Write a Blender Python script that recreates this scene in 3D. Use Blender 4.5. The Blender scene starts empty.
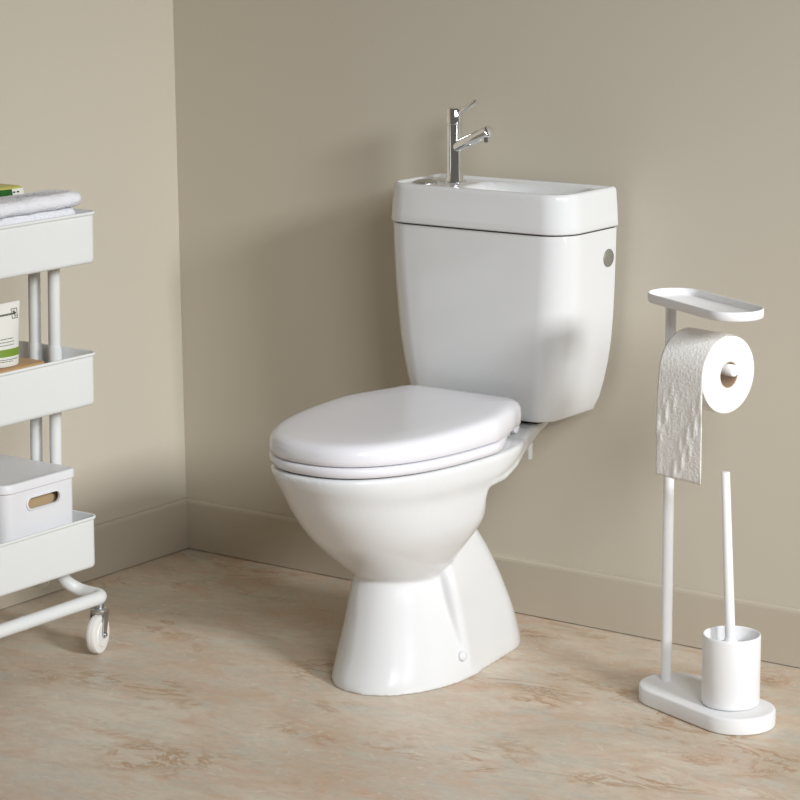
import bpy, bmesh, math, random
import numpy as np
from mathutils import Vector, Matrix
PI = math.pi
S = bpy.context.scene
COL = S.collection

# ------------------------------------------------------------------ camera
F, PITCH, ROLL, YAW = 2514.99, .205612, -.00918, .636541
fwd = Vector((-math.sin(YAW)*math.cos(PITCH), math.cos(YAW)*math.cos(PITCH), -math.sin(PITCH)))
rt = Vector((math.cos(YAW), math.sin(YAW), 0)); up = rt.cross(fwd)
r2 = math.cos(ROLL)*rt + math.sin(ROLL)*up
u2 = -math.sin(ROLL)*rt + math.cos(ROLL)*up
cd = bpy.data.cameras.new('camera'); cam = bpy.data.objects.new('camera', cd); COL.objects.link(cam)
cd.sensor_width = 36; cd.sensor_fit = 'HORIZONTAL'; cd.lens = F/800*36
M = Matrix((r2, u2, -fwd)).transposed().to_4x4(); M.translation = Vector((3.16918, -3.58297, 1.28338))
cam.matrix_world = M
S.camera = cam

# ------------------------------------------------------------------ light
w = bpy.data.worlds.new('world'); S.world = w; w.use_nodes = True
bg = w.node_tree.nodes['Background']; bg.inputs[0].default_value = (1.0, .90, .78, 1); bg.inputs[1].default_value = .115

def area(name, loc, target, sx, sy, power, color, spread=180):
    l = bpy.data.lights.new(name, 'AREA'); l.shape = 'RECTANGLE'; l.size = sx; l.size_y = sy
    l.energy = power; l.color = color; l.spread = math.radians(spread)
    o = bpy.data.objects.new(name, l); COL.objects.link(o); o.location = loc
    o.rotation_euler = (Vector(target)-Vector(loc)).to_track_quat('-Z', 'Y').to_euler()
    return o
area('key_softbox', (5.0, -1.5, 2.15), (.9, -.35, .42), .8, .65, 13.4, (.965, .985, 1), 52)
area('added_fill', (3.7, -2.55, 2.15), (1.1, -.4, .2), 1.1, 1.0, 7.4, (.93, .97, 1), 64)  # added fill, no visible source; lifts the cistern front and walls

S.view_settings.view_transform = 'Standard'; S.view_settings.look = 'None'
S.view_settings.gamma = 1; S.view_settings.use_curve_mapping = False
S.view_settings.exposure = 0.10

# ------------------------------------------------------------------ materials
def srgb(r, g, b):
    f = lambda c: (c/255/12.92) if c/255 <= .04045 else ((c/255+.055)/1.055)**2.4
    return (f(r), f(g), f(b), 1)

def mat(name, col, rough=.5, metal=0, coat=0, bump=None, var=None, spec=.5, sss=0, coat_rough=.03):
    m = bpy.data.materials.new(name); m.use_nodes = True
    nt = m.node_tree; b = nt.nodes['Principled BSDF']
    b.inputs['Base Color'].default_value = col; b.inputs['Roughness'].default_value = rough
    b.inputs['Metallic'].default_value = metal; b.inputs['Coat Weight'].default_value = coat
    b.inputs['Coat Roughness'].default_value = coat_rough
    b.inputs['Specular IOR Level'].default_value = spec
    if sss:
        b.inputs['Subsurface Weight'].default_value = sss; b.inputs['Subsurface Scale'].default_value = .01
    tc = nt.nodes.new('ShaderNodeTexCoord')
    if var:      # var = (scale, amount)
        n = nt.nodes.new('ShaderNodeTexNoise'); n.inputs['Scale'].default_value = var[0]; n.inputs['Detail'].default_value = 4
        nt.links.new(tc.outputs['Object'], n.inputs['Vector'])
        mx = nt.nodes.new('ShaderNodeMix'); mx.data_type = 'RGBA'
        mx.inputs[6].default_value = col; mx.inputs[7].default_value = tuple(c*(1-var[1]) for c in col[:3])+(1,)
        nt.links.new(n.outputs['Fac'], mx.inputs[0]); nt.links.new(mx.outputs[2], b.inputs['Base Color'])
    if bump:     # (scale, strength, distance)
        n = nt.nodes.new('ShaderNodeTexNoise'); n.inputs['Scale'].default_value = bump[0]; n.inputs['Detail'].default_value = 5
        nt.links.new(tc.outputs['Object'], n.inputs['Vector'])
        bp = nt.nodes.new('ShaderNodeBump'); bp.inputs['Strength'].default_value = bump[1]; bp.inputs['Distance'].default_value = bump[2]
        nt.links.new(n.outputs['Fac'], bp.inputs['Height']); nt.links.new(bp.outputs[0], b.inputs['Normal'])
    return m

PORC = mat('white_porcelain', srgb(222, 223, 224), .18, coat=.4, var=(2, .01))
SEATM = mat('white_seat_plastic', srgb(227, 226, 231), .22, var=(3, .01))
CHROME = mat('chrome', (.86, .87, .88, 1), .05, 1, var=(3, .02))
STEEL = mat('zinc_steel', (.62, .64, .66, 1), .28, 1, var=(30, .1))
GREYCAP = mat('satin_grey_metal', srgb(150, 149, 140), .35, .5, var=(3, .02))
WHITEPL = mat('matt_white_coating', srgb(236, 236, 237), .5, var=(3, .01))
TROLM = mat('white_powder_coat', srgb(230, 232, 231), .42, var=(3, .01), bump=(900, .05, .0005))
WHEELM = mat('white_nylon', srgb(236, 234, 230), .4, var=(3, .02))
BOXM = mat('white_storage_plastic', srgb(230, 230, 233), .45, var=(3, .01))
TISSUE = mat('toilet_tissue', srgb(244, 242, 239), .95, bump=(230, .7, .002), spec=.1)
TISSUEEND = mat('tissue_roll_end', srgb(234, 233, 231), .95, bump=(300, .1, .0005), spec=.1)
CARD = mat('brown_cardboard', srgb(176, 150, 126), .9, var=(60, .15))
TOWELM = mat('white_terry', srgb(246, 246, 251), 1, bump=(420, 1, .003), spec=.1)
BAMBOO = mat('bamboo', srgb(200, 160, 112), .5, var=(18, .18))
TAN = mat('tan_weave', srgb(180, 155, 118), .8, var=(60, .1))
DARK = mat('dark_gap', srgb(60, 55, 50), .7, var=(3, .05))
INK = mat('dark_ink', srgb(70, 72, 55), .6, var=(5, .05))
GREEN = mat('leaf_green_print', srgb(128, 160, 50), .5, var=(40, .25))
DGREEN = mat('dark_green_print', srgb(30, 105, 35), .45, var=(60, .5))
YEL = mat('yellow_green_print', srgb(205, 200, 110), .45, var=(60, .25))
TUBEM = mat('cream_tube_plastic', srgb(232, 231, 224), .4, var=(20, .06))
BRISTLE = mat('white_bristle', srgb(235, 235, 235), .8, bump=(400, 1, .002))

WALLM = mat('taupe_wall_paint', srgb(205, 197, 181), .75, bump=(260, .06, .0006), var=(1.5, .02), spec=.25)
BASEM = mat('taupe_skirting_paint', srgb(194, 184, 167), .5, var=(2, .02), spec=.35)

def floor_mat():
    m = bpy.data.materials.new('cream_stone_floor'); m.use_nodes = True
    nt = m.node_tree; L = nt.links.new; b = nt.nodes['Principled BSDF']
    b.inputs['Roughness'].default_value = .42; b.inputs['Specular IOR Level'].default_value = .35
    tc = nt.nodes.new('ShaderNodeTexCoord')
    mp = nt.nodes.new('ShaderNodeMapping'); mp.inputs['Rotation'].default_value = (0, 0, -.62); mp.inputs['Scale'].default_value = (1, 1.9, 1)
    L(tc.outputs['Object'], mp.inputs['Vector'])
    def noise(sc, det, dist, off=0, rough=.6):
        n = nt.nodes.new('ShaderNodeTexNoise'); n.inputs['Scale'].default_value = sc; n.inputs['Detail'].default_value = det
        n.inputs['Distortion'].default_value = dist; n.inputs['Roughness'].default_value = rough
        a = nt.nodes.new('ShaderNodeVectorMath'); a.operation = 'ADD'; a.inputs[1].default_value = (off, off*.7, off*.3)
        L(mp.outputs[0], a.inputs[0]); L(a.outputs[0], n.inputs['Vector']); return n.outputs['Fac']
    def ramp(fac, stops):
        r = nt.nodes.new('ShaderNodeValToRGB'); e = r.color_ramp.elements
        while len(e) < len(stops): e.new(.5)
        for k, (p, c) in zip(e, stops): k.position = p; k.color = c
        L(fac, r.inputs[0]); return r.outputs[0]
    def mix(fac, a, bb, mode='MIX'):
        x = nt.nodes.new('ShaderNodeMix'); x.data_type = 'RGBA'; x.blend_type = mode
        if isinstance(fac, float): x.inputs[0].default_value = fac
        else: L(fac, x.inputs[0])
        for i, v in ((6, a), (7, bb)):
            if isinstance(v, tuple): x.inputs[i].default_value = v
            else: L(v, x.inputs[i])
        return x.outputs[2]
    g = lambda v: (v, v, v, 1)
    base = ramp(noise(2.6, 6, .6), [(.32, srgb(194, 177, 156)), (.5, srgb(208, 194, 175)), (.68, srgb(218, 207, 190))])
    pink = ramp(noise(8.5, 10, .9, 3.1, .72), [(.45, g(0)), (.64, g(.75))])
    c = mix(pink, base, srgb(204, 172, 147))
    grey = ramp(noise(9, 10, .8, 7.7, .7), [(.50, g(0)), (.66, g(.75))])
    c = mix(grey, c, srgb(194, 191, 180))
    # fine horizontal speckle
    fine = ramp(noise(42, 8, .4, 1.3, .75), [(.34, g(.88)), (.52, g(1.0)), (.7, g(1.07))])
    c = mix(.8, c, fine, 'MULTIPLY')
    white = ramp(noise(26, 9, 1.4, 11.3, .75), [(.58, g(0)), (.68, g(.8))])
    c = mix(white, c, srgb(224, 219, 207))
    # brown veined patches: ridged line noise masked by broad blotches
    n1 = noise(6, 10, 1.4, 5.9, .66)
    a = nt.nodes.new('ShaderNodeMath'); a.operation = 'SUBTRACT'; L(n1, a.inputs[0]); a.inputs[1].default_value = .5
    ab = nt.nodes.new('ShaderNodeMath'); ab.operation = 'ABSOLUTE'; L(a.outputs[0], ab.inputs[0])
    line = ramp(ab.outputs[0], [(0, g(1)), (.012, g(.7)), (.045, g(0))])
    mask = ramp(noise(3.1, 3, .5, 2.2), [(.52, g(0)), (.62, g(1))])
    ln = nt.nodes.new('ShaderNodeMath'); ln.operation = 'MULTIPLY'; L(line, ln.inputs[0]); L(mask, ln.inputs[1])
    l2 = nt.nodes.new('ShaderNodeMath'); l2.operation = 'MULTIPLY'; L(ln.outputs[0], l2.inputs[0]); l2.inputs[1].default_value = .85
    c = mix(l2.outputs[0], c, srgb(172, 134, 98))
    L(c, b.inputs['Base Color'])
    bp = nt.nodes.new('ShaderNodeBump'); bp.inputs['Strength'].default_value = .12; bp.inputs['Distance'].default_value = .001
    L(fine, bp.inputs['Height']); L(bp.outputs[0], b.inputs['Normal'])
    return m
FLOORM = floor_mat()

# ------------------------------------------------------------------ mesh helpers
ORG = {}
def thing(name, loc, label, cat, group=None):
    o = bpy.data.objects.new(name, None); COL.objects.link(o); o.location = loc; o.empty_display_size = .05
    o['label'] = label; o['category'] = cat
    if group: o['group'] = group
    ORG[o.name] = np.array(loc, float); return o

def mk(name, V, Fc, m, parent=None, smooth=True, label=None, auto=None, rot=None):
    """mesh from world coordinates; parent's origin is subtracted"""
    V = np.array(V, float); org = ORG[parent.name] if parent else V.mean(0)*[1, 1, 0] + [0, 0, V[:, 2].min()]
    me = bpy.data.meshes.new(name); me.from_pydata((V-org).tolist(), [], Fc); me.update()
    bm = bmesh.new(); bm.from_mesh(me); bmesh.ops.remove_doubles(bm, verts=bm.verts, dist=1e-6)
    bmesh.ops.recalc_face_normals(bm, faces=bm.faces)
    if auto is not None:
        for f in bm.faces: f.smooth = True
        for e in bm.edges:
            if len(e.link_faces) == 2 and e.calc_face_angle(0) > auto: e.smooth = False
    bm.to_mesh(me); bm.free()
    if auto is None:
        for p in me.polygons: p.use_smooth = smooth
    me.materials.append(m)
    o = bpy.data.objects.new(name, me); COL.objects.link(o)
    if parent: o.parent = parent
    else: o.location = org
    ORG[o.name] = org
    if label: o['label'] = label
    return o

def join(*parts):
    V = []; Fc = []
    for v, f in parts:
        n = len(V); V += [tuple(p) for p in v]; Fc += [[i+n for i in q] for q in f]
    return V, Fc

def loft(loops, cap0=True, cap1=True, closed=True):
    V = [tuple(p) for l in loops for p in l]; n = len(loops[0]); Fc = []
    for k in range(len(loops)-1):
        for i in range(n if closed else n-1):
            j = (i+1) % n; Fc.append([k*n+i, k*n+j, (k+1)*n+j, (k+1)*n+i])
    if cap0: Fc.append(list(range(n))[::-1])
    if cap1: Fc.append([(len(loops)-1)*n+i for i in range(n)])
    return V, Fc

def tube(pts, rad, seg=24, cap=True):
    pts = [np.array(p, float) for p in pts]; loops = []; N = None
    rads = rad if hasattr(rad, '__len__') else [rad]*len(pts)
    for i, p in enumerate(pts):
        if i == 0: t = pts[1]-p
        elif i == len(pts)-1: t = p-pts[i-1]
        else: t = (pts[i+1]-p)/(np.linalg.norm(pts[i+1]-p)+1e-12)+(p-pts[i-1])/(np.linalg.norm(p-pts[i-1])+1e-12)
        t = t/(np.linalg.norm(t)+1e-12)
        if N is None:
            a = np.array([0, 0, 1.]) if abs(t[2]) < .9 else np.array([1., 0, 0]); N = a-t*(a@t)
        else: N = N-t*(N@t)
        N = N/np.linalg.norm(N); B = np.cross(t, N)
        loops.append([p+rads[i]*(math.cos(2*PI*k/seg)*N+math.sin(2*PI*k/seg)*B) for k in range(seg)])
    return loft(loops, cap, cap)

def axis_lathe(c, d, prof, seg=48):
    """profile of (distance along d, radius)"""
    c = np.array(c, float); d = np.array(d, float); d /= np.linalg.norm(d)
    a = np.array([0, 0, 1.]) if abs(d[2]) < .9 else np.array([1., 0, 0])
    N = a-d*(a@d); N /= np.linalg.norm(N); B = np.cross(d, N)
    return loft([[c+d*h+r*(math.cos(2*PI*k/seg)*N+math.sin(2*PI*k/seg)*B) for k in range(seg)] for h, r in prof])

def bez(pts, n=12, r=.03):
    """polyline with rounded corners"""
    P = [np.array(p, float) for p in pts]; out = [P[0]]
    for i in range(1, len(P)-1):
        a, b, c = P[i-1], P[i], P[i+1]
        d1 = min(r, np.linalg.norm(a-b)*.49); d2 = min(r, np.linalg.norm(c-b)*.49)
        p0 = b+(a-b)/np.linalg.norm(a-b)*d1; p1 = b+(c-b)/np.linalg.norm(c-b)*d2
        for t in np.linspace(0, 1, n): out.append((1-t)**2*p0+2*t*(1-t)*b+t*t*p1)
    out.append(P[-1]); return out

def rrect(x0, x1, y0, y1, rs, n=10, bow=0):
    """rounded rectangle; rs = radii at (x0,y0),(x1,y0),(x1,y1),(x0,y1); evenly dense"""
    out = []
    cs = [((x0, y0), (1, 1), PI), ((x1, y0), (-1, 1), -PI/2), ((x1, y1), (-1, -1), 0), ((x0, y1), (1, -1), PI/2)]
    for (c, s, a0), r in zip(cs, rs):
        cx, cy = c[0]+s[0]*r, c[1]+s[1]*r
        for k in range(n+1):
            a = a0+PI/2*k/n; out.append((cx+r*math.cos(a), cy+r*math.sin(a)))
    dense = []
    for i in range(len(out)):
        a, b = out[i], out[(i+1) % len(out)]; m = 8 if i % (n+1) == n else 1
        for k in range(m): dense.append((a[0]+(b[0]-a[0])*k/m, a[1]+(b[1]-a[1])*k/m))
    if bow:
        xm, h = (x0+x1)/2, (x1-x0)/2
        dense = [(x, y-bow*max(0, 1-((x-xm)/h)**2)*((y1-y)/(y1-y0))) for x, y in dense]
    return dense
def at(l2, z): return [(x, y, z) for x, y in l2]

def stadium(c1, c2, r, n=24):
    c1 = np.array(c1[:2]); c2 = np.array(c2[:2]); d = (c2-c1)/np.linalg.norm(c2-c1); a = math.atan2(d[1], d[0]); out = []
    for k in range(n+1): t = a-PI/2+PI*k/n; out.append((c2[0]+r*math.cos(t), c2[1]+r*math.sin(t)))
    for k in range(n+1): t = a+PI/2+PI*k/n; out.append((c1[0]+r*math.cos(t), c1[1]+r*math.sin(t)))
    return out

def box(x0, x1, y0, y1, z0, z1):
    V = [(x, y, z) for z in (z0, z1) for x, y in ((x0, y0), (x1, y0), (x1, y1), (x0, y1))]
    return V, [[0, 3, 2, 1], [4, 5, 6, 7], [0, 1, 5, 4], [1, 2, 6, 5], [2, 3, 7, 6], [3, 0, 4, 7]]

def xform(part, Mx):
    v, f = part; return [tuple(Mx @ Vector(p)) for p in v], f

# ------------------------------------------------------------------ room
def struct(name, part, m, smooth=False, auto=None):
    o = mk(name, part[0], part[1], m, smooth=smooth, auto=auto); o['kind'] = 'structure'; return o
struct('floor', box(-.1, 4.6, -4.6, .1, -.06, 0), FLOORM)
struct('wall_back', box(-.1, 3.0, 0, .1, 0, 2.5), WALLM)
struct('wall_left', box(-.1, 0, -3.4, 0, 0, 2.5), WALLM)
def board(axis, length, name):
    pr = [(0, .0015), (.011, .0015), (.011, .0925), (.0100, .0965), (.0065, .0995), (.0, .1)]
    if axis == 'x': loops = [[(x, -d, z) for d, z in pr] for x in (.011, length)]
    else: loops = [[(d, y, z) for d, z in pr] for y in (0, -length)]
    struct(name, loft(loops), BASEM)
board('x', 3.0, 'baseboard_back'); board('y', 3.4, 'baseboard_left')

# ------------------------------------------------------------------ toilet
XC = .806
T = thing('toilet', (XC, -.33, 0), 'white porcelain toilet with closed lid and hand basin on its cistern', 'toilet')

def egg(a, y0, b, c, nf=2.1, nb=2.1, z=0, N=96, tx=0):
    out = []
    for k in range(N):
        t = 2*PI*k/N; s, co = math.sin(t), math.cos(t)
        n = nf if s < 0 else nb; L = b if s < 0 else c
        out.append((XC+a*math.copysign(abs(co)**(2/n), co), y0+L*math.copysign(abs(s)**(2/n), s), z))
    return out

def resample(secs, n):
    A = np.array(secs, float); K = len(A); out = []
    for t in np.linspace(0, K-1, n):
        i = min(int(t), K-2); u = t-i
        p0 = A[i-1] if i > 0 else 2*A[0]-A[1]; p3 = A[i+2] if i+2 < K else 2*A[-1]-A[-2]
        p1, p2 = A[i], A[i+1]
        out.append(tuple(.5*(2*p1+(p2-p0)*u+(2*p0-5*p1+4*p2-p3)*u*u+(3*p1-p0-3*p2+p3)*u**3)))
    return out
# bowl (voxel-fused from lofted volumes)
bowl_secs = [ # z, a, y0, front, c(back)
 (.376, .160, -.342, .294, .20), (.371, .163, -.342, .298, .20), (.357, .162, -.345, .291, .195), (.343, .159, -.349, .279, .17), (.331, .154, -.353, .268, .105),
 (.320, .150, -.357, .258, .052), (.302, .146, -.363, .241, .062), (.284, .142, -.369, .222, .088), (.264, .136, -.375, .200, .103), (.244, .126, -.380, .178, .096),
 (.225, .114, -.384, .154, .086), (.206, .101, -.388, .128, .074), (.188, .087, -.39, .104, .064), (.172, .074, -.39, .084, .058), (.15, .062, -.39, .068, .052)]
bowl = loft([egg(a, y0, b, c, 2.1+.25*min(1, max(0, (z-.2)/.17)), 2.1, z) for z, a, y0, b, c in resample(bowl_secs, 60)])
foot_secs = [(0, .1110, -.358, .176, .11), (.012, .1100, -.358, .173, .11), (.04, .1045, -.363, .155, .11), (.07, .0965, -.369, .138, .10), (.10, .0885, -.376, .121, .085),
 (.14, .0790, -.384, .101, .07), (.175, .0715, -.389, .085, .06), (.20, .075, -.39, .083, .05)]
foot = loft([[(p[0]+.009*(1-z/.2), p[1], p[2]) for p in egg(a, y0, b, c, 2.1, 2.1, z)] for z, a, y0, b, c in resample(foot_secs, 40)])
# rear plinth enclosing the trap
rear_secs = [(0, .1120, .079, -.137), (.015, .1135, .080, -.138), (.04, .1125, .078, -.143), (.07, .110, .075, -.151), (.10, .107, .071, -.161), (.15, .101, .063, -.181), (.19, .088, .055, -.202), (.23, .067, .045, -.230), (.26, .050, .035, -.256)]
def plinth(hf, hb, yb, z):
    yf = -.372-.10*min(.12, max(0, z-.02))
    out = []
    pts = [(-hf, yf), (hf, yf), (hb, yb), (-hb, yb)]; rs = [.02, .02, min(.055, hb*.9), min(.055, hb*.9)]; n = 4
    for i in range(n):
        p = np.array(pts[i]); q = np.array(pts[i-1]); r_ = np.array(pts[(i+1) % n])
        d1 = (q-p)/np.linalg.norm(q-p); d2 = (r_-p)/np.linalg.norm(r_-p); R_ = rs[i]
        a_, b_ = p+d1*R_, p+d2*R_
        for t in np.linspace(0, 1, 10): out.append(tuple((1-t)**2*a_+2*t*(1-t)*p+t*t*b_))
    return [(XC+.008*max(0, 1-z/.2)+x, y, z) for x, y in out]
rear = loft([plinth(hf, hb, yb, z) for z, hf, hb, yb in resample(rear_secs, 40)])
trap = tube(bez([(XC, -.33, .20), (XC, -.285, .27), (XC, -.22, .33), (XC, -.10, .345)], r=.05), .05, 32)
# deck that carries the cistern
deck_secs = []
for y, h, zb in [(-.05, .070, .358), (-.09, .082, .356), (-.13, .098, .353), (-.18, .118, .350), (-.22, .133, .346), (-.26, .146, .334), (-.30, .152, .323), (-.34, .155, .321), (-.385, .154, .326), (-.42, .148, .336)]:
    zt = .3815 if y > -.2 else .376
    loop = []
    for x, z in rrect(XC-h, XC+h, zb, zt, (.012, .012, .006, .006), 8): loop.append((x, y, z))
    deck_secs.append(loop)
deck = loft(deck_secs)
V, Fc = [], []
pan = mk('bowl', *join(bowl, foot, rear, trap, deck), PORC, T)
md = pan.modifiers.new('fuse', 'REMESH'); md.mode = 'VOXEL'; md.voxel_size = .0024; md.use_smooth_shade = True
ms = pan.modifiers.new('soften', 'SMOOTH'); ms.factor = .5; ms.iterations = 12

# toilet seat ring and lid
def seat_outline(z, ins=0, back=-.212, hb=.113, cr=.03):
    a, y0, b = .164-ins, -.345, .292-ins; n = 2.45; out = []; N = 72
    for k in range(N+1):
        t = PI+PI*k/N; s, co = math.sin(t), math.cos(t)
        out.append((XC+a*math.copysign(abs(co)**(2/n), co), y0-b*abs(s)**(2/n)))
    hb -= ins; back -= ins
    side = []
    for k in range(1, 13):       # taper towards the hinge
        u = k/12; y = y0+(back-cr-y0)*u; side.append((a+(hb-a)*u**1.3, y))
    for k in range(1, 9): t = PI/2*k/8; side.append((hb-cr+cr*math.cos(t), back-cr+cr*math.sin(t)))
    out += [(XC+x, y) for x, y in side]+[(XC-x, y) for x, y in side[::-1]]
    return at(out, z)
mk('seat', *loft([seat_outline(.3778, .010), seat_outline(.3788, .004), seat_outline(.381, .001), seat_outline(.390, 0), seat_outline(.3938, .002), seat_outline(.395, .006)]), SEATM, T, auto=1.2)
def lidl(ins, z, bk=-.200, hb=.128):
    return [(XC-.001+(x-XC)*.988, y, zz+.012*max(0, (y+.63)/.43)**1.2*min(1, max(0, (zz-.3972)/.012))) for x, y, zz in seat_outline(z, ins, bk, hb, .030)]
lid_loops = [lidl(.010, .3967), lidl(.003, .3967), lidl(.0008, .3987), lidl(0, .406), lidl(.0008, .415), lidl(.0035, .4215), lidl(.008, .4258), lidl(.015, .4284)]
last = lid_loops[-1]
for k in range(1, 16):
    q = 1-k/16
    lid_loops.append([(XC+(x-XC)*q, -.40+(y+.40)*q, z*q+.4365*(1-q)+.0022*math.sin(PI/2*min(1, k/5))*q) for x, y, z in last])
mk('lid', *loft(lid_loops), SEATM, T, auto=1.2)
for s in (-1, 1):
    hx = XC+s*.095
    mk('hinge', *axis_lathe((hx-.018, -.215, .3905), (1, 0, 0), [(0, .006), (.001, .0085), (.035, .0085), (.036, .006)], 32), SEATM, T, auto=.8)
# fixing bolt below the deck, screw cap on the foot
mk('fixing_bolt', *axis_lathe((XC+.090, -.142, .361), (0, 0, -1), [(0, .0045), (.038, .0045), (.040, .0035)], 20), WHITEPL, T, auto=.8)
mk('fixing_bolt', *axis_lathe((XC-.090, -.142, .361), (0, 0, -1), [(0, .0045), (.038, .0045), (.040, .0035)], 20), WHITEPL, T, auto=.8)

# cistern
YC, DZ = -.016, .005
cis = [(.3835, .132, .138, .03), (.385, .138, .144, .034), (.388, .1410, .147, .036), (.395, .1440, .149, .038), (.41, .1525, .152, .042), (.44, .1615, .156, .048), (.475, .1695, .159, .052), (.51, .175, .161, .054),
       (.55, .1785, .162, .054), (.60, .181, .163, .052), (.66, .183, .1635, .05), (.7035, .184, .164, .05)]
CIST = mk('cistern', *loft([at(rrect(XC-h-.0035, XC+h-.001, -d+YC, -.004+YC, (r, r, .003, .003), 12, .004), z+DZ-.002*(z-.4)/.3) for z, h, d, r in cis]), PORC, T, auto=.9)
mk('shadow_gap_gasket', *loft([at(rrect(XC-.1, XC+.1, -.14, -.04, (.02,)*4), z) for z in (.380, .391)]), DARK, T, label='dark rubber seam standing in for the shadow gap under the cistern')  # dark seam strip, its colour stands in for shade in the gap
mk('lid_gasket', *loft([at(rrect(XC-.180, XC+.180, -.160+YC, -.006+YC, (.046, .046, .003, .003), 12, .004), z+.003) for z in (.700, .7075)]), DARK, T, label='dark seam under the basin')

# hand basin that tops the cistern
def bl(ins, z, h=.1825, d=.165):
    z += .003
    h -= ins; d -= ins; r = max(.048-ins, .004); rb = max(.005-ins, .002)
    return at(rrect(XC-h, XC+h, -d+YC, -.004-ins+YC, (r, r, rb, rb), 12, .004), z)
def sst(a, b, x): t = min(1, max(0, (x-a)/(b-a))); return t*t*(3-2*t)
def topz(x, y):
    bx, by = (x-.860)/.112, (y-YC+.083)/.063
    q = (abs(bx)**3.2+abs(by)**3.2)**(1/3.2)
    # distance inside the outer edge
    e = min(XC+.183-x, x-(XC-.183), y-YC+.169, -.004-y+YC)
    z = .775-.0045*sst(.009, .017, e)
    return z-.058*(1-sst(.55, 1.02, q))*(.85+.15*(1-q if q < 1 else 0))
loops = [bl(.004, .7065, .187, .1695), bl(.001, .7065, .187, .1695), bl(0, .709, .187, .1695), bl(0, .72, .1862, .1687), bl(0, .74, .185, .1675), bl(0, .758, .1835, .166), bl(0, .764, .1832, .1655), bl(.0008, .7680, .183, .1655), bl(.0028, .7708, .183, .1655), bl(.0055, .772, .183, .1655)]
base = [(p[0], p[1]) for p in loops[-1]]
cxb, cyb = XC+.02, -.085+YC
for k in range(1, 90):
    s = 1-k/90
    loops.append([(cxb+(x-cxb)*s, cyb+(y-cyb)*s, topz(cxb+(x-cxb)*s, cyb+(y-cyb)*s)) for x, y in base])
BAS = mk('basin', *loft(loops), PORC, T)
mk('drain', *axis_lathe((.850, -.101, .7135), (0, 0, 1), [(0, .018), (.003, .018), (.004, .016), (.0045, .004)], 32), CHROME, BAS, auto=.8, label='chrome drain')
mk('flush_button', *axis_lathe((.668, -.122, .7690), (0, 0, 1), [(0, .0215), (.0025, .0215), (.0035, .020), (.0045, .0185), (.0062, .015), (.0075, .009), (.008, .003)], 40), STEEL, T, auto=.8, label='chrome domed flush button')
bt = mk('cover_cap', *axis_lathe((XC+.1815, -.030+YC, .658), (1, 0, 0), [(0, .0150), (.002, .0150), (.0028, .0140)], 40), GREYCAP, T, auto=.7, label='round satin grey cap')
mk('screw_cap', *axis_lathe((XC+.1110, -.375, .040), (.93, -.22, .25), [(-.012, .0085), (.004, .0085), (.0062, .0075), (.0075, .004)], 28), PORC, T, auto=.8)

# mixer tap
TX, TY = .707, -.089
tap = mk('tap', *join(
    axis_lathe((TX, TY, .7685), (0, 0, 1), [(0, .0205), (.0035, .0205), (.005, .019), (.0055, .0155), (.014, .0142), (.03, .0138), (.099, .0138), (.1, .0130), (.1015, .0130), (.1025, .0146), (.127, .0146), (.1285, .0136)], 48)),
    CHROME, T, auto=.6, label='chrome mixer tap')
az, el = math.radians(-20), math.radians(20)
sd = np.array([math.cos(az)*math.cos(el), math.sin(az)*math.cos(el), math.sin(el)])
s0 = np.array([TX, TY, .829])
mk('spout', *axis_lathe(s0, sd, [(0, .0098), (.106, .0098), (.1075, .0094), (.1082, .008)], 40), CHROME, tap, auto=.6)
ae = s0+sd*.097
mk('aerator', *axis_lathe(ae, (0, 0, -1), [(0, .0068), (.0155, .0068), (.0165, .006)], 32), CHROME, tap, auto=.6)
l0 = np.array([TX, TY, .886])+.008*np.array([math.cos(az), math.sin(az), 0]); ld = np.array([.84, -.10, .50])
mk('lever', *axis_lathe(l0, ld, [(0, .0048), (.049, .0043), (.0505, .0036), (.0515, .0015)], 24), CHROME, tap, auto=.6)

# ------------------------------------------------------------------ stand for paper and brush
SC1, SA, SL, SR = np.array([1.256, -.264]), -.336, .14, .06
SC2 = SC1+SL*np.array([math.cos(SA), math.sin(SA)])
PX, PY = 1.2310, -.2550
ST = thing('toilet_roll_stand', (PX, PY, 0), 'slim white metal stand with oval base and oval tray on top', 'stand')
def stl(c1, c2, r, z): return at(stadium(c1, c2, r), z)
mk('base', *loft([stl(SC1, SC2, SR-.002, .0005), stl(SC1, SC2, SR-.0003, .0015), stl(SC1, SC2, SR, .003), stl(SC1, SC2, SR, .0235), stl(SC1, SC2, SR-.001, .0255), stl(SC1, SC2, SR-.003, .0265), stl(SC1, SC2, SR-.0065, .0265), stl(SC1, SC2, SR-.009, .0262)]), WHITEPL, ST, auto=.9)
mk('pole', *join(tube([(PX, PY, .0255), (PX, PY, .335)], .0085, 32), tube([(PX, PY, .335), (PX, PY, .3365)], .0078, 32), tube([(PX, PY, .3365), (PX, PY, .6365)], .0085, 32)), WHITEPL, ST, auto=.9)
TA = -.49; TC1 = np.array([1.237, -.249]); TC2 = TC1+.161*np.array([math.cos(TA), math.sin(TA)]); TR = .0445
mk('tray', *loft([stl(TC1, TC2, TR-.006, .6355), stl(TC1, TC2, TR-.002, .636), stl(TC1, TC2, TR, .638), stl(TC1, TC2, TR, .6495), stl(TC1, TC2, TR-.0008, .6505), stl(TC1, TC2, TR-.0022, .6505), stl(TC1, TC2, TR-.003, .6495), stl(TC1, TC2, TR-.0035, .641), stl(TC1, TC2, TR-.006, .6395)]), WHITEPL, ST, auto=.9)
RA = -.21; RD = np.array([math.cos(RA), math.sin(RA), 0]); RC = np.array([1.3545, -.291, .5405])
pole_pt = np.array([PX, PY-.004, .5480])
arm_end = RC+RD*.012+np.array([.0, 0, .0075])
ad = arm_end-pole_pt; al = np.linalg.norm(ad)
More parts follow.
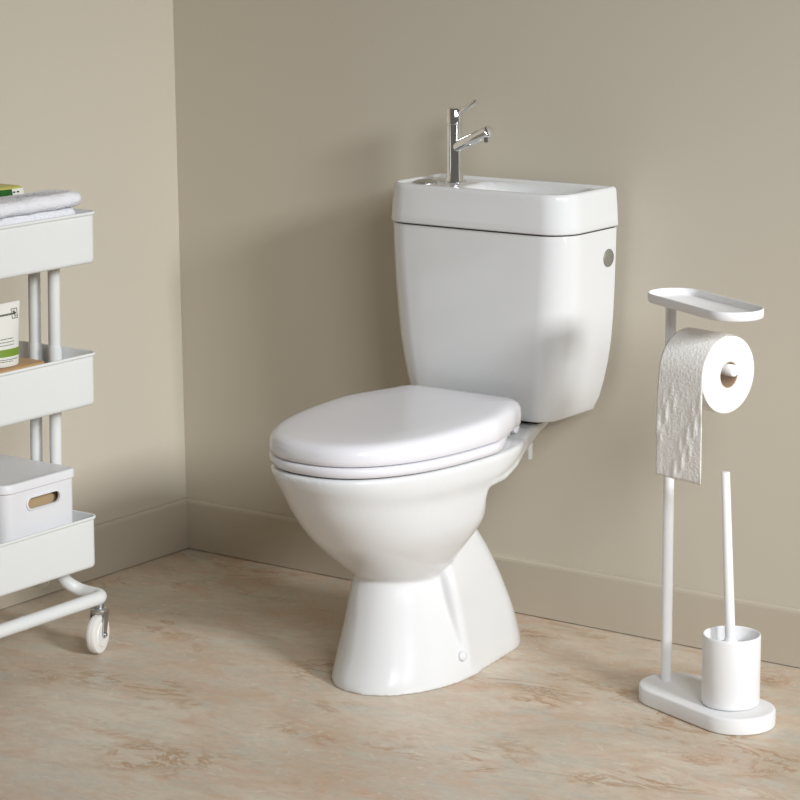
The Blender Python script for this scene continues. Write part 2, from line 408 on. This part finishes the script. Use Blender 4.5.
mk('roll_arm', *axis_lathe(pole_pt, ad, [(0, .0085), (al-.003, .0092), (al-.001, .0085), (al, .0065)], 32), WHITEPL, ST, auto=.6)

# toilet roll
TRL = thing('toilet_roll', tuple(RC-RD*.05+np.array([0, 0, -.06])), 'white toilet paper roll with a hanging sheet, on the slim white stand', 'toilet paper')
R, L = .0598, .088
prof = [(0, .0205), (0, R-.003), (-.0015, R-.0005), (-.006, R), (-L+.004, R), (-L, R-.003), (-L, .0205)]
loops = []
Nn = np.array([-RD[1], RD[0], 0]); Bz = np.array([0, 0, 1.])
def ring(h, r, seg=96): return [RC+RD*h+r*(math.cos(2*PI*k/seg)*Nn+math.sin(2*PI*k/seg)*Bz) for k in range(seg)]
v, f = loft([ring(h, r) for h, r in prof]+[ring(0, .0205)], False, False)
roll = mk('paper', v, f, TISSUE, TRL, auto=.7); roll.data.materials.append(TISSUEEND)
for p in roll.data.polygons:
    n = p.normal
    if abs(n.dot(Vector(RD))) > .8: p.material_index = 1
v, f = loft([ring(-.0008, .0203), ring(-.0008, .0188), ring(-L+.001, .0188), ring(-L+.001, .0203), ring(-.0008, .0203)], False, False)
mk('cardboard_core', v, f, CARD, TRL, auto=.7, label='brown cardboard core')
# hanging sheet: wraps the camera side of the roll and drops
random.seed(3)
path = []
for k in range(25):
    t = math.radians(70+110*k/24)   # from near top round to the -N side
    path.append((math.cos(t)*(R+.0012), math.sin(t)*(R+.0012)))
for k in range(1, 46): path.append((-(R+.0012)+.0, -k*.160/45))
rows = []; nu = 34
for k, (a, z) in enumerate(path):
    row = []
    drop = max(0, -z)/.16
    for i in range(nu+1):
        u = i/nu; h = -L*u+.0006-(.004 if u > .5 else 0)*min(1, drop*4)*(u-.5)*2
        wv = min(1, drop*3)*(.0010*math.sin(u*9+z*45)+.0006*math.sin(u*31-z*70+1)+.0005*math.sin(u*47+z*120))
        ext = -.001*drop*(1-u) if k == len(path)-1 else 0
        row.append(RC+RD*h+Nn*(a-abs(wv)*.6+wv*.4)+Bz*(z+ext))
    rows.append(row)
front = rows; backr = [[p+Nn*.0006 for p in r_] for r_ in rows]
V = [p for r_ in front for p in r_]+[p for r_ in backr for p in r_]; W = nu+1; K = len(rows); Fc = []
for k in range(K-1):
    for i in range(nu):
        a = k*W+i; Fc.append([a, a+1, a+W+1, a+W]); b = a+K*W; Fc.append([b, b+W, b+W+1, b+1])
for i in range(nu):
    a = (K-1)*W+i; Fc.append([a, a+1, a+1+K*W, a+K*W])
for k in range(K-1):
    for i in (0, nu):
        a = k*W+i; Fc.append([a, a+W, a+W+K*W, a+K*W])
mk('hanging_sheet', V, Fc, TISSUE, TRL)

# brush holder and brush
BC = np.array([1.371, -.298]); z0 = .0268
HB = mk('toilet_brush_holder', *axis_lathe((BC[0], BC[1], z0), (0, 0, 1), [(0, .0415), (.001, .0435), (.004, .0448), (.108, .0448), (.1105, .0442), (.1112, .043), (.1105, .0418), (.108, .0412), (.06, .0408), (.012, .040), (.008, .036)], 64), WHITEPL, auto=.9)
HB['label'] = 'round white cup holding the toilet brush, on the oval stand base'; HB['category'] = 'brush holder'
hb = np.array([BC[0]-.003, BC[1]+.002, .118]); ht = np.array([1.3545, -.2968, .391])
BR = thing('toilet_brush', (hb[0], hb[1], .045), 'white toilet brush with long slim handle leaning in its cup', 'toilet brush')
hd = (ht-hb); hl = np.linalg.norm(hd)
mk('handle', *axis_lathe(hb, hd, [(0, .0085), (.02, .0082), (hl-.001, .0066), (hl, .0060)], 32), WHITEPL, BR, auto=.6)
mk('splash_disc', *axis_lathe((hb[0], hb[1], .112), (0, 0, 1), [(0, .034), (.002, .0355), (.004, .034), (.006, .020), (.012, .0115), (.018, .009)], 40), BOXM, BR, auto=.8)
mk('bristles', *axis_lathe((hb[0], hb[1], .045), (0, 0, 1), [(0, .012), (.005, .024), (.04, .027), (.058, .022), (.064, .012)], 40), BRISTLE, BR)

# ------------------------------------------------------------------ trolley
def lean(z): return .3250+.0420*z          # near edge of a basket at height z
TR_Y = -.595; TL = .44; TW = .245
TRO = thing('trolley', (.2, -.82, 0), 'white three-tier metal trolley on castors, cut off by left edge', 'trolley')
def basket(z0, z1):
    x1 = lean(z1)-.004; x0 = x1-TW
    def rl(ins, z, dx=0):
        r = max(.015-ins, .003)
        return at(rrect(x0+ins, x1-ins, TR_Y-TL+ins, TR_Y-.004-ins, (r,)*4, 8), z)
    t = .0014
    lp = [rl(.016, z0), rl(.008, z0), rl(.004, z0+.001), rl(.0018, z0+.0035), rl(.001, z0+.008), rl(0, z1-.006), rl(-.0012, z1-.0058), rl(-.003, z1-.0045), rl(-.0034, z1-.002), rl(-.0025, z1-.0004), rl(-.0008, z1), rl(.001, z1-.0006), rl(.0018, z1-.003), rl(.0028, z0+.008), rl(.005, z0+.004), rl(.010, z0+.0025), rl(.016, z0+.002)]
    o = mk('basket', *loft(lp), TROLM, TRO, auto=.8); return o
Z = [(.668, .7535), (.430, .519), (.150, .2395)]
for a, b in Z: basket(a, b)
def px_(z, off): return .2440+off+.0355*(z-.6)
for off in (.0225, -.0225):
    s = 1 if off > 0 else -1
    xf = .326 if s > 0 else .058
    bx = px_(.1, off)
    pts = [(xf, TR_Y-TL+.02, .0935), (xf, -.583, .0935), (bx+s*.018, -.583, .0935), (bx, -.608, .118), (px_(.16, off), -.617, .17), (px_(.30, off), -.617, .30)]
    mk('frame_tube', *tube(bez(pts, 14, .022), .0115, 28), TROLM, TRO, auto=1.0)
    mk('post', *tube([(px_(.17, off), -.617, .17), (px_(.668, off), -.617, .6685)], .0102, 28), TROLM, TRO, auto=1.0)
    for a, b in Z[1:]:
        pass
    a, b = Z[1]
    mk('sleeve', *tube([(px_(b+.003, off), -.617, a), (px_(b+.003, off), -.617, b+.004)], .0116, 28), TROLM, TRO, auto=1.0)
# ring joint on the lower tube
mk('tube_joint', *tube([(.326, -.775, .0935), (.326, -.778, .0935)], .0121, 28), TROLM, TRO, auto=1.0)
def castor(x, y, ang):
    ca, sa = math.cos(ang), math.sin(ang)
    def P3(a, b, z): return (x+ca*a-sa*b, y+sa*a+ca*b, z)   # a: along rolling direction, b: along axle
    wc = P3(.010, 0, .0335)
    fork_parts = [axis_lathe(P3(0, 0, .071), (0, 0, 1), [(0, .0145), (.002, .0152), (.0045, .0150), (.006, .0120), (.0065, .0075), (.013, .0075), (.0135, .005), (.022, .005)], 32)]
    for s in (-1, 1):
        side = [P3(-.009, s*.0135, .072), P3(.009, s*.0135, .072), P3(.017, s*.0135, .035), P3(.014, s*.0135, .028), P3(.006, s*.0135, .028), P3(.003, s*.0135, .035)]
        inner = [(p[0]-(-sa)*s*.0018, p[1]-ca*s*.0018, p[2]) for p in side]
        fork_parts.append(loft([side, inner]))
    fork_parts.append(axis_lathe(P3(.010, -.0165, .0335), (-sa, ca, 0), [(0, .003), (.001, .0042), (.032, .0042), (.033, .003)], 20))
    fk = mk('castor', *join(*fork_parts), STEEL, TRO, auto=.6, label='zinc plated castor fork')
    mk('wheel', *axis_lathe(P3(.010, -.0105, .0335), (-sa, ca, 0), [(0, .010), (.0, .020), (.002, .022), (.002, .028), (.0035, .0318), (.0065, .0332), (.0098, .0332), (.0103, .0326), (.0107, .0326), (.0112, .0332), (.0145, .0332), (.0175, .0318), (.019, .028), (.019, .022), (.021, .020), (.021, .010)], 56), WHEELM, fk, auto=.6)
castor(.3275, -.598, -1.25)
castor(.058, -.598, -1.0)

# things on the trolley -------------------------------------------------------
def slab(x0, x1, y0, y1, z0, z1, r, rc, n=6, bulge=0, wob=0, seed=0):
    """soft rounded slab"""
    lp = []; zc = (z0+z1)/2; h = (z1-z0)/2
    for k in range(-n, n+1):
        t = PI/2*k/n; ins = r*(1-math.cos(t)); z = zc+(h-min(r, h))*(1 if k > 0 else -1 if k < 0 else 0)+min(r, h)*math.sin(t)
        if k == 0: z = zc
        lp.append(at(rrect(x0+ins, x1-ins, y0+ins, y1-ins, (max(rc-ins*.5, .003),)*4, 8), z))
    return loft(lp)
tz = .7270
tw_lo = slab(.125, .326, -.96, -.608, .675, tz+.034, .014, .02)
tw_up = slab(.262, .336, -.965, -.598, tz+.0327, tz+.0580, .0127, .030)
tow = mk('towel', *join(tw_lo, tw_up), TOWELM)
sb = tow.modifiers.new('dense', 'SUBSURF'); sb.levels = 3; sb.render_levels = 3; sb.subdivision_type = 'SIMPLE'
ctex = bpy.data.textures.new('fold_noise', 'CLOUDS'); ctex.noise_scale = .035
dp = tow.modifiers.new('pile', 'DISPLACE'); dp.texture = ctex; dp.strength = .006; dp.mid_level = .5; dp.texture_coords = 'LOCAL'
for p in tow.data.polygons: p.use_smooth = True
tow['label'] = 'folded white terry towel on the top tier of the trolley'; tow['category'] = 'towel'
# flat printed packet on the towel
PK = thing('packet', (.21, -.76, .765), 'green and yellow printed packet beside the towel on the top tier of the trolley', 'packet')
lp = []
for z, ins in ((.7655, .006), (.767, .002), (.770, 0), (.787, 0), (.792, .001), (.795, .004), (.7962, .010), (.7965, .03)):
    lp.append([(x, y, z+.05*max(0, -.70-y)*((z-.76)/.035)) for x, y in rrect(.160+ins, .257-ins, -.86+ins, -.664-ins, (.006,)*4, 8)])
po = mk('pouch', *loft(lp), TUBEM, PK, auto=.8); po.data.materials.append(DGREEN); po.data.materials.append(YEL)
for p in po.data.polygons:
    c = p.center + Vector(ORG[PK.name])
    if p.normal.z > .6 and c.y < -.668: p.material_index = 2
    elif p.normal.x > .5 and c.y < -.70: p.material_index = 1
for i in range(2):
    mk('printed_mark', *box(.2565, .2574, -.692+i*.0085, -.6870+i*.0085, .7855, .7880), INK, PK, smooth=False)

# bamboo board in the middle tier
bb = mk('bamboo_box', *slab(.108, .318, -.93, -.690, .4325, .515, .002, .012, 4), BAMBOO, auto=.8)
bb['label'] = 'bamboo box with a flat top filling the middle tier of the trolley'; bb['category'] = 'box'

# cosmetic tube standing on its cap
tcx, tcy = .293, -.7600
TU = thing('cosmetic_tube', (tcx, tcy, .5155), 'cream cosmetic tube with green band standing on the bamboo box', 'tube')
lp = []
for k in range(25):
    u = k/24; z = .5185+u*.0950; a = .0262+.0108*u; b = .013*(1-u)**.75+.0009
    if k == 0: lp.append([(tcx+b*.9*math.cos(2*PI*i/64), tcy+a*.95*math.sin(2*PI*i/64), z-.0025) for i in range(64)])
    lp.append([(tcx+b*math.cos(2*PI*i/64), tcy+a*math.sin(2*PI*i/64), z) for i in range(64)])
lp.append([(p[0], p[1], p[2]+.004) for p in lp[-1]])
TB = mk('tube_body', *loft(lp), TUBEM, TU, auto=1.0)
def tsurf(yy, z):   # front surface x of the tube
    u = (z-.5185)/.0950; a = .0262+.0108*u; b = .013*(1-u)**.75+.0009
    s = max(-1, min(1, yy/a)); return tcx+b*math.sqrt(max(0, 1-s*s))+.0004
def patch(y0, y1, z0_, z1_, n=20):
    V = []; Fc = []
    for t in (0, .0005):
        for i in range(n+1):
            yy = y0+(y1-y0)*i/n
            for z in (z0_, z1_): V.append((tsurf(yy, z)-.0003+t, tcy+yy, z))
    m2 = 2*(n+1)
    for i in range(n):
        a = 2*i; Fc += [[a, a+1, a+3, a+2], [m2+a, m2+a+2, m2+a+3, m2+a+1], [a, a+2, m2+a+2, m2+a], [a+1, m2+a+1, m2+a+3, a+3]]
    Fc += [[0, m2, m2+1, 1], [2*n, 2*n+1, m2+2*n+1, m2+2*n]]
    return V, Fc
mk('green_band', *patch(-.026, .0258, .5325, .5445), GREEN, TU, smooth=False, label='leaf green band')
ts = []
random.seed(5)
for zz, ya, yb, hh in [(.5275, -.024, .016, .0009), (.5245, -.024, .004, .0008), (.5505, -.025, .010, .0009), (.5555, -.025, .012, .0009), (.5605, -.025, .010, .0010)]:
    y = ya; ts = []
    while y < yb:
        wd = random.uniform(.002, .006); ts.append(patch(y, min(y+wd, yb), zz, zz+hh, 2)); y += wd+.0012
    mk('small_print', *join(*ts), INK, TU, smooth=False, label='row of dark small print')
ts = []
y = -.028
while y < .018: ts.append(patch(y, y+.0022, .5975, .6005, 1)); y += .0032
mk('brand_line', *join(*ts), INK, TU, smooth=False, label='line of dark capital letters'); ts = []
# square emblem: outline with crossing strokes
for a in [(.014, .028, .6060, .6070), (.014, .028, .5910, .5920), (.014, .0149, .5910, .6070), (.0271, .028, .5910, .6070), (.0175, .0245, .5980, .6010), (.0205, .0215, .5930, .6050), (.017, .020, .6015, .603), (.0225, .0255, .5945, .596)]:
    ts.append(patch(*a, 3))
mk('printed_mark', *patch(-.028, -.0165, .580, .584, 3), INK, TU, smooth=False)
mk('square_emblem', *join(*ts), INK, TU, smooth=False, label='dark square emblem')

# storage box in the lowest tier
SB = thing('storage_box', (.21, -.72, .153), 'white lidded plastic storage box in the lowest tier of the trolley', 'storage box')
bx1 = .3165
def bxl(ins, z, x1=bx1): r = max(.026-ins, .004); r2_ = max(.014-ins, .004); return at(rrect(.108+ins, x1-ins, -.800+ins, -.629-ins, (r, r, r2_, r2_), 12), z)
lp = [bxl(.012, .1535), bxl(.008, .1545), bxl(.0065, .159), bxl(.0025, .312), bxl(.0040, .3125), bxl(.0085, .160)]
BXB = mk('box_body', *loft(lp), BOXM, SB, auto=.8)
mk('box_lid', *loft([bxl(.0035, .3095), bxl(.0003, .3095), bxl(-.0008, .3105), bxl(-.0008, .3225), bxl(.0006, .3245), bxl(.003, .3252), bxl(.006, .3246), bxl(.02, .3246)]), BOXM, SB, auto=.8)
def pill(y0, y1, zc, hh, x): 
    out = []; r = hh
    for k in range(13): t = -PI/2+PI*k/12; out.append((x, y1-r+r*math.cos(t), zc+r*math.sin(t)))
    for k in range(13): t = PI/2+PI*k/12; out.append((x, y0+r+r*math.cos(t), zc+r*math.sin(t)))
    return out
# handle slot cut through the wall
yc0, yc1, zs = -.7450, -.6710, .2855
cut = mk('slot_cutter', *loft([pill(yc0, yc1, zs, .0092, x) for x in (.29, .33)]), BOXM, SB, smooth=False)
bo = BXB.modifiers.new('slot', 'BOOLEAN'); bo.object = cut; bo.operation = 'DIFFERENCE'; bo.solver = 'EXACT'
dg = bpy.context.evaluated_depsgraph_get(); dg.update()
nm = bpy.data.meshes.new_from_object(BXB.evaluated_get(dg)); BXB.modifiers.clear(); BXB.data = nm
bpy.data.objects.remove(cut)
v, f = loft([pill(yc0-.003, yc1+.003, zs, .0122, 0.3130), pill(yc0-.003, yc1+.003, zs, .0122, 0.3155), pill(yc0-.0022, yc1+.0022, zs, .0113, 0.3162), pill(yc0, yc1, zs, .0092, 0.3162), pill(yc0, yc1, zs, .0092, 0.3130), pill(yc0-.003, yc1+.003, zs, .0122, 0.3130)], False, False)
mk('slot_rim', v, f, BOXM, BXB, auto=.8)
bk = mk('tan_bag', *slab(.125, .3000, -.785, -.642, .163, .305, .006, .02, 4), TAN, auto=.8)
bk['label'] = 'tan contents seen through the handle slot of the storage box'; bk['category'] = 'bag'
